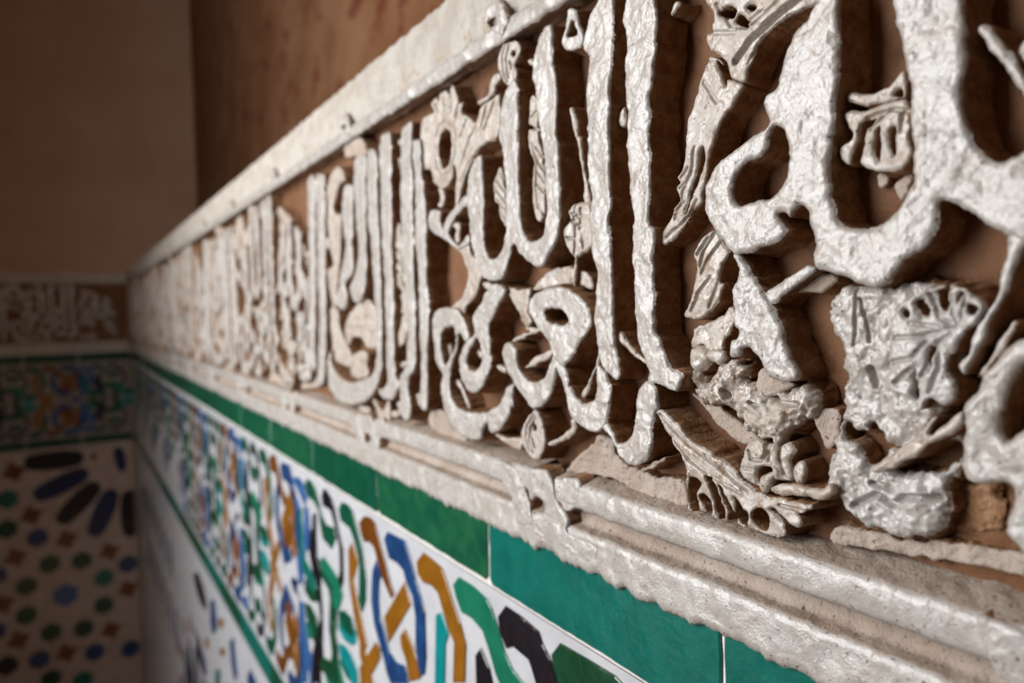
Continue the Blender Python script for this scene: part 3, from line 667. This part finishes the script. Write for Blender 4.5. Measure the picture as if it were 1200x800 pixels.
# ---- interlaced strap band
band = tag(empty('interlaced_tile_band'), 'band of interlaced blue, ochre, green and black tile straps on white on the right wall', 'tile band')
box('bed', (XFAR, YB, Z_SB - 0.001), (X_END, GD + 0.004, Z_GB - 0.001), G_WHITE, band)
straps = [
 ('T 60,190 30,230 35,290 60,330 100,345 130,380 150,450 180,550 205,610 200,800 255,800 260,620 235,520 200,420 170,320 150,265 100,220', G_OCHRE),
 ('T 225,305 200,340 215,400 240,470 290,500 340,560 370,650 400,760 430,830 550,830 480,740 440,650 410,540 380,450 360,410 290,345', G_MGREEN),
 ('T 445,440 410,490 420,560 450,640 480,630 555,695 570,740 590,810 620,870 720,870 690,790 660,700 620,620 600,560 520,490', G_BLACK),
 ('T 700,615 660,670 690,790 720,850 800,880 1060,880 960,770 830,690', G_DGREEN),
 ('T 330,635 305,670 310,850 400,850 385,800 370,730', G_BLACK),
 ('T 120,480 145,470 165,520 180,570 165,620 160,850 115,850', G_TEAL2),
 ('K 820,430 800,480 820,560 835,620 900,660 950,720 970,800 L 1020,120 1045,280 1045,500 1060,640 1085,740 1110,720 1120,600 1110,250 1080,120 K 1040,800 1020,700 990,600 960,500', G_BLUE),
 ('K 640,305 605,350 620,430 640,490 680,490 720,540 745,640 790,790 L 850,130 872,100 850,40 K 800,640 745,440 730,370 690,320', G_BROWN),
 ('L 955,20 800,290 835,470 1000,180', G_OCHRE),
 ('L 730,490 610,680 615,800 660,800 760,610 760,540', G_OCHRE),
 ('K 740,640 710,720 L 705,0 700,150 720,330 760,480 800,620 820,720 850,800 985,800 960,680 890,650 840,570 800,400 760,280 750,150 755,0 K 775,740', G_BLUE),
 ('L 960,390 925,440 935,520 970,620 1000,780 1075,760 1060,640 1020,520 990,450', G_OCHRE),
 ('K 545,510 520,560 525,800 L 560,250 600,450 635,560 660,500 640,400 610,260 585,140 K 555,790 590,640', G_OCHRE),
 ('K 465,195 445,240 460,330 480,345 530,390 570,500 605,640 L 605,60 600,150 625,240 650,150 K 650,780 625,560 580,380 550,270 510,215', G_GREEN),
 ('K 325,90 310,140 320,210 380,250 400,320 430,440 450,560 455,720 L 440,0 460,60 475,0 K 475,700 470,540 440,400 410,240 390,180 350,110', G_BLACK),
 ('K 190,15 180,60 200,140 250,180 290,260 300,360 320,470 385,550 420,460 410,400 340,370 310,300 290,200 260,100 225,30', G_GREEN),
 ('L 440,250 480,240 545,310 570,400 540,440 480,380 450,310', G_GREEN),
 ('L 445,500 490,520 540,600 580,700 590,800 545,800 500,680 455,590', G_TEAL2),
 ('K 240,290 262,280 265,450 270,600 300,720 L 300,60 315,250 300,420 L 240,560 235,800 265,800 280,500 300,300 285,60 K 260,700 235,480', G_BLACK),
 ('K 320,620 300,680 L 390,60 400,200 440,230 470,120 460,40 K 390,720', G_MGREEN),
 ('L 375,180 390,120 400,300 430,500 440,700 450,800 400,800 300,690 310,600 380,640 395,560 370,380', G_DGREEN),
 ('L 180,180 220,200 270,300 300,420 250,480 230,360 190,280', G_DGREEN),
 ('K 150,240 130,260 140,500 160,700 L 200,0 240,90 270,60 260,0 K 180,640 165,480', G_TEAL),
 ('K 75,0 130,0 170,60 192,150 178,212 150,150 110,60', G_SKY),
 ('K 60,90 85,80 97,300 88,480 58,490 70,300', G_OCHRE),
 ('K 170,225 202,240 218,400 208,560 190,560 178,400', G_SKY),
 ('L 135,160 165,180 178,330 204,480 212,640 182,800 150,800 170,620 150,450 130,330', G_SKY),
 ('L 68,0 132,0 98,95', G_NAVY),
 ('L 20,200 60,150 95,400 85,600 60,620 70,420', G_BROWN),
]
STRAP = []
for s, m in straps:
    p = wall_pts(s, YT)
    if len(STRAP) > 5:
        p = p[::-1] if poly_area(p) < 0 else p
        p = inset(p, -0.0009)
    STRAP.append(tile('strap_tile', p, m, band))
zmid = (Z_GB + Z_SB) / 2
SP = 1.60 * D
xs_all = [v[0] for o in STRAP for v in o.bound_box]
XC = at(430, 700, YT)[0]
base_set = [o for o in STRAP]
groupA = base_set[6:]       # a full repeat of two knots
for o in base_set[6:]:
    c = copy_part(o, band, (0, 0.0003, 2 * zmid)); c.scale = (1, 1, -1)
for k in range(1, 8):
    for o in groupA:
        if sum(c[0] for c in o.bound_box) / 8 - k * SP < XFAR + 0.02 or (k > 5 and base_set.index(o) > 22): continue
        copy_part(o, band, (-k * SP, 0, 0))
        if k < 4 and base_set.index(o) < 24:
            c = copy_part(o, band, (-k * SP, 0.0003, 2 * zmid)); c.scale = (1, 1, -1)
for o in groupA:              # the knots to the right of the picture
    copy_part(o, band, (2 * SP - 0.01, 0, 0))
    bb = o.bound_box
    if 2 * zmid - min(c[2] for c in bb) < zline(1.06, 400, YT) and min(c[0] for c in bb) + SP > -0.36:
        c = copy_part(o, band, (SP, 0.0003, 2 * zmid)); c.scale = (1, 1, -1)
    if base_set.index(o) < 20:
        c = copy_part(o, band, (2 * SP - 0.01, 0.0003, 2 * zmid)); c.scale = (1, 1, -1)

# ---- lower green strip
strip = tag(empty('green_tile_course'), 'narrow dark green tile strip along the foot of the strap band, right wall', 'tile row')
box('bed', (XFAR, YB, Z_SB2 - 0.001), (X_END, GD + 0.004, Z_SB), GROUT, strip)
for k in range(-4, 18):
    x1 = JT - 0.05 - k * TL - 0.001; x0 = max(x1 - TL + 0.002, XFAR); x1 = min(x1, X_END)
    if x1 - x0 < 0.01: continue
    tile('tile', [(x0, Z_SB2), (x1, Z_SB2), (x1, Z_SB - 0.001), (x0, Z_SB - 0.001)], random.choice([G_GREEN, G_GREEN, G_TEAL]), strip, bev=0.0015)

# ---- star pattern dado, right wall
dado = tag(empty('star_tile_dado'), 'white tile dado with blue and black star pieces low on the right wall', 'tile panel')
box('bed', (XFAR, YB, 0.05), (X_END, GD + 0.004, Z_SB2 - 0.001), G_WHITE, dado)
def petal(cx, cz, ang, r0, r1, w):
    out = []
    for t, ww in ((0, .30), (.10, .8), (.35, 1.0), (.7, .95), (.93, .75), (1, .35)):
        out.append((r0 + (r1 - r0) * t, ww * w))
    pts = [(r, q) for r, q in out] + [(r, -q) for r, q in reversed(out)]
    c, s = math.cos(ang), math.sin(ang)
    return np.array([(cx + r * c - q * s, cz + r * s + q * c) for r, q in pts])
def blob(cx, cz, rx, rz, n=8, rot=0.0):
    return np.array([(cx + rx * math.cos(rot + 2 * math.pi * i / n), cz + rz * math.sin(rot + 2 * math.pi * i / n)) for i in range(n)])
def star(cx, cz, r, n=8, k=0.55, rot=0.0):
    return np.array([(cx + (r if i % 2 == 0 else r * k) * math.cos(rot + math.pi * i / n), cz + (r if i % 2 == 0 else r * k) * math.sin(rot + math.pi * i / n)) for i in range(2 * n)])
def rosette(cx, cz, parent, to3, R=1.0, white=None):
    for i in range(16):
        tile('petal_tile', petal(cx, cz, i * math.pi / 8, 0.16 * R, 0.325 * R, 0.030 * R), G_NAVY if i % 2 else G_BLACK, parent, to3=to3)
        a = (i + 0.5) * math.pi / 8
        tile('star_tile', star(cx + 0.36 * R * math.cos(a), cz + 0.36 * R * math.sin(a), 0.026 * R, 8), G_BROWN, parent, to3=to3)
    for i in range(8):
        a = i * math.pi / 4 + math.pi / 8
        tile('lens_tile', petal(cx, cz, a, 0.03 * R, 0.10 * R, 0.014 * R), G_BLUE, parent, to3=to3)
def flower(cx, cz, parent, to3, R=1.0, full=True):
    tile('hub_tile', blob(cx, cz, 0.041 * R, 0.041 * R, 8, 0.39), G_SKY, parent, to3=to3)
    for i in range(8):
        a = i * math.pi / 4 + math.pi / 8
        tile('round_tile', blob(cx + 0.128 * R * math.cos(a), cz + 0.128 * R * math.sin(a), 0.036 * R, 0.036 * R, 6, a), G_DGREEN if i not in (0, 5) else G_TEAL, parent, to3=to3)
        a2 = i * math.pi / 4
        if i % 2 == 0 or True:
            tile('star_tile', star(cx + 0.205 * R * math.cos(a2), cz + 0.205 * R * math.sin(a2), 0.030 * R, 4, 0.6, a2), G_BROWN, parent, to3=to3)
        if i % 2 == 0:
            a3 = a2 + math.pi / 4
            tile('round_tile', blob(cx + 0.275 * R * math.cos(a3 + 0.06), cz + 0.275 * R * math.sin(a3 + 0.06), 0.036 * R, 0.034 * R, 6, a3), G_NAVY, parent, to3=to3)
# pieces seen on the right wall
for s, m in [('W 440,-60 480,-60 520,60 545,180 540,240 500,180 460,60', G_BLACK), ('W 575,150 605,150 625,330 622,400 590,420 575,320', G_BLUE), ('W 725,470 755,450 770,600 785,740 765,790 740,660', G_BLUE), ('W 860,760 885,690 930,790 940,900 880,900', G_BLUE),
             ('W 615,700 650,690 650,900 610,900', G_TEAL), ('W 400,480 420,560 440,900 410,900', G_NAVY), ('W 450,350 470,420 530,620 545,740 520,740 480,600', G_NAVY), ('W 640,290 680,310 670,380 640,360', G_OCHRE), ('W 650,520 690,540 680,600 650,580', G_OCHRE), ('W 535,440 560,460 560,540 535,520', G_OCHRE)]:
    tile('star_piece', wall_pts(s, YT), m, dado)
for cx in (-1.62, -1.02, -0.42):
    rosette(cx, Z_SB2 - 0.52, dado, None, 0.9)
    flower(cx - 0.3, Z_SB2 - 0.86, dado, None, 0.9)
for x in np.arange(-2.8, -1.9, 0.13):
    tile('star_piece', petal(x, Z_SB2 - 0.10, -math.pi / 2, 0.0, 0.10, 0.02), G_NAVY, dado)
    tile('star_piece', petal(x + 0.06, Z_SB2 - 0.26, -math.pi / 2, 0.0, 0.12, 0.02), G_NAVY, dado)

# ------------------------------------------------------------------ far wall
XF = XFAR
ffr = tag(empty('plaster_frieze'), 'shadowed stucco frieze carved with small calligraphy on the far wall', 'frieze')
fcourse = tag(empty('green_tile_course'), 'dark green tile strip directly under the far wall frieze', 'tile row')
fband = tag(empty('interlaced_tile_band'), 'dim band of interlaced brown and green tile straps on the far wall', 'tile band')
fstrip = tag(empty('green_tile_course'), 'almost black green tile strip at the foot of the far strap band', 'tile row')
fdado = tag(empty('star_tile_dado'), 'cream tile dado with a navy petal rosette and green round pieces on the far wall', 'tile panel')
YL = -1.2
def fbox(name, y0, z0, y1, z1, d0, d1, mat, parent):      # d = depth behind the tile face of the far wall
    return box(name, (XF - d1, y0, z0), (XF - d0, y1, z1), mat, parent)
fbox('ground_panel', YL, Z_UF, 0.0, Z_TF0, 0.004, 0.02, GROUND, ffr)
fbox('lower_moulding', YL, Z_GT, 0.0, Z_LF, -0.008, 0.02, PLASTER, ffr)
fbox('raised_fillet', YL, Z_GR, 0.0, Z_UF, -0.008, 0.02, PLASTER, ffr)
fbox('groove', YL, Z_LF, 0.0, Z_GR, -0.002, 0.02, SILL, ffr)
fbox('upper_fillet', YL, Z_TF0, 0.0, Z_TF1, -0.008, 0.02, PLASTER, ffr)
fbox('weathered_band', YL, Z_TF1, 0.0, Z_TF1 + 0.03, -0.004, 0.02, BANDM, ffr)
for k in range(2):
    for o in near:
        nm = o.name.split('.')[0]
        if nm in ('leaf_mass', 'shard', 'bud'): continue
        cx = sum(c[0] for c in o.bound_box) / 8
        copy_part(o, ffr, (XF + 0.010, 0.03 - k * 0.62, 0), (0, 0, math.pi / 2))
fbox('bed', YL, Z_GB, 0.0, Z_GT, 0.001, 0.012, GROUT, fcourse)
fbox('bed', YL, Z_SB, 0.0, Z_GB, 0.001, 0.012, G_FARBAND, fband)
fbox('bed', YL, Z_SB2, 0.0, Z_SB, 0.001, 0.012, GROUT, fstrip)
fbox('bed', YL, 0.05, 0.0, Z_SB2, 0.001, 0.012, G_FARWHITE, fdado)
for k in range(7):
    y1 = -k * TL - 0.001; y0 = y1 - TL + 0.002
    tile('tile', [(y0, Z_GB + .001), (y1, Z_GB + .001), (y1, Z_GT - .001), (y0, Z_GT - .001)], G_DGREEN, fcourse, 0.0, 0.003, to3=far3)
    tile('tile', [(y0, Z_SB2 + .001), (y1, Z_SB2 + .001), (y1, Z_SB - .001), (y0, Z_SB - .001)], G_DGREEN, fstrip, 0.0, 0.003, to3=far3)
for k in range(3):
    for o in groupA:
        oc = 0.92 - k * SP
        if sum(c[0] for c in o.bound_box) / 8 + oc > -0.005: continue
        copy_part(o, fband, (XF + 0.0045, oc, 0), (0, 0, math.pi / 2))
        c = copy_part(o, fband, (0, 0, 0)); c.matrix_local = Matrix.Translation((XF + 0.0042, oc, 2 * zmid)) @ Matrix.Rotation(math.pi / 2, 4, 'Z') @ Matrix.Diagonal((1, 1, -1, 1))
# navy rosette in the corner, its petals and the round pieces below it
def fp(x, y):
    p = at_far(x, y); return np.array([p[1], p[2]])
RC = fp(150, 530)
for i in range(3, 14):
    a = math.pi / 2 + (i + 1) * math.pi / 8
    pts = petal(RC[0], RC[1], math.pi + (i - 4) * math.pi / 8 - math.pi / 8 * 0, 0.150, 0.340, 0.037)
    if pts[:, 0].mean() > -0.002 or pts[:, 1].max() > Z_SB2: continue
    pts[:, 0] = np.minimum(pts[:, 0], -0.004)
    tile('petal_tile', pts, G_NAVY if i % 2 else G_BLACK, fdado, 0.0, 0.003, to3=far3)
def fpiece(kind, x, y, r, m):
    c = fp(x, y)
    if c[0] > -r * 0.5 or c[1] + r > Z_SB2 - 0.002: return
    pts = blob(c[0], c[1], r, r, 6, 0.5) if kind == 'round_tile' else star(c[0], c[1], r, 4, 0.6, 0.3)
    tile(kind, pts, m, fdado, 0.0, 0.003, to3=far3)
for x, y in [(58, 661), (96, 657), (122, 709), (98, 736), (60, 741), (31, 721), (31, 687), (60, 795), (8, 620), (-60, 661), (-30, 641), (-60, 720), (-35, 760)]:
    fpiece('round_tile', x, y, 0.038, G_DGREEN)
for x, y in [(122, 677), (97, 797), (9, 585), (-70, 690)]:
    fpiece('round_tile', x, y, 0.038, G_TEAL)
for x, y in [(44, 630), (111, 764), (46, 773), (150, 661), (153, 760), (-5, 675), (-6, 740), (-4, 528), (-40, 610)]:
    fpiece('round_tile', x, y, 0.038, G_BLUE)
fpiece('round_tile', 77, 697, 0.046, G_SKY)
fpiece('round_tile', 8, 780, 0.040, G_BLACK)
for x, y in [(18, 653), (78, 632), (128, 646), (150, 690), (130, 738), (78, 765), (22, 750), (3, 708), (37, 604), (16, 553), (-25, 600), (-30, 700), (-25, 735), (110, 517), (110, 535)]:
    fpiece('star_tile', x, y, 0.042 if y > 545 else 0.018, G_BROWN)
lp = fp(140, 538)
tile('lens_tile', petal(lp[0] - 0.005, lp[1] + 0.05, -math.pi / 2 + 0.15, 0.0, 0.10, 0.02), G_NAVY, fdado, 0.0, 0.003, to3=far3)
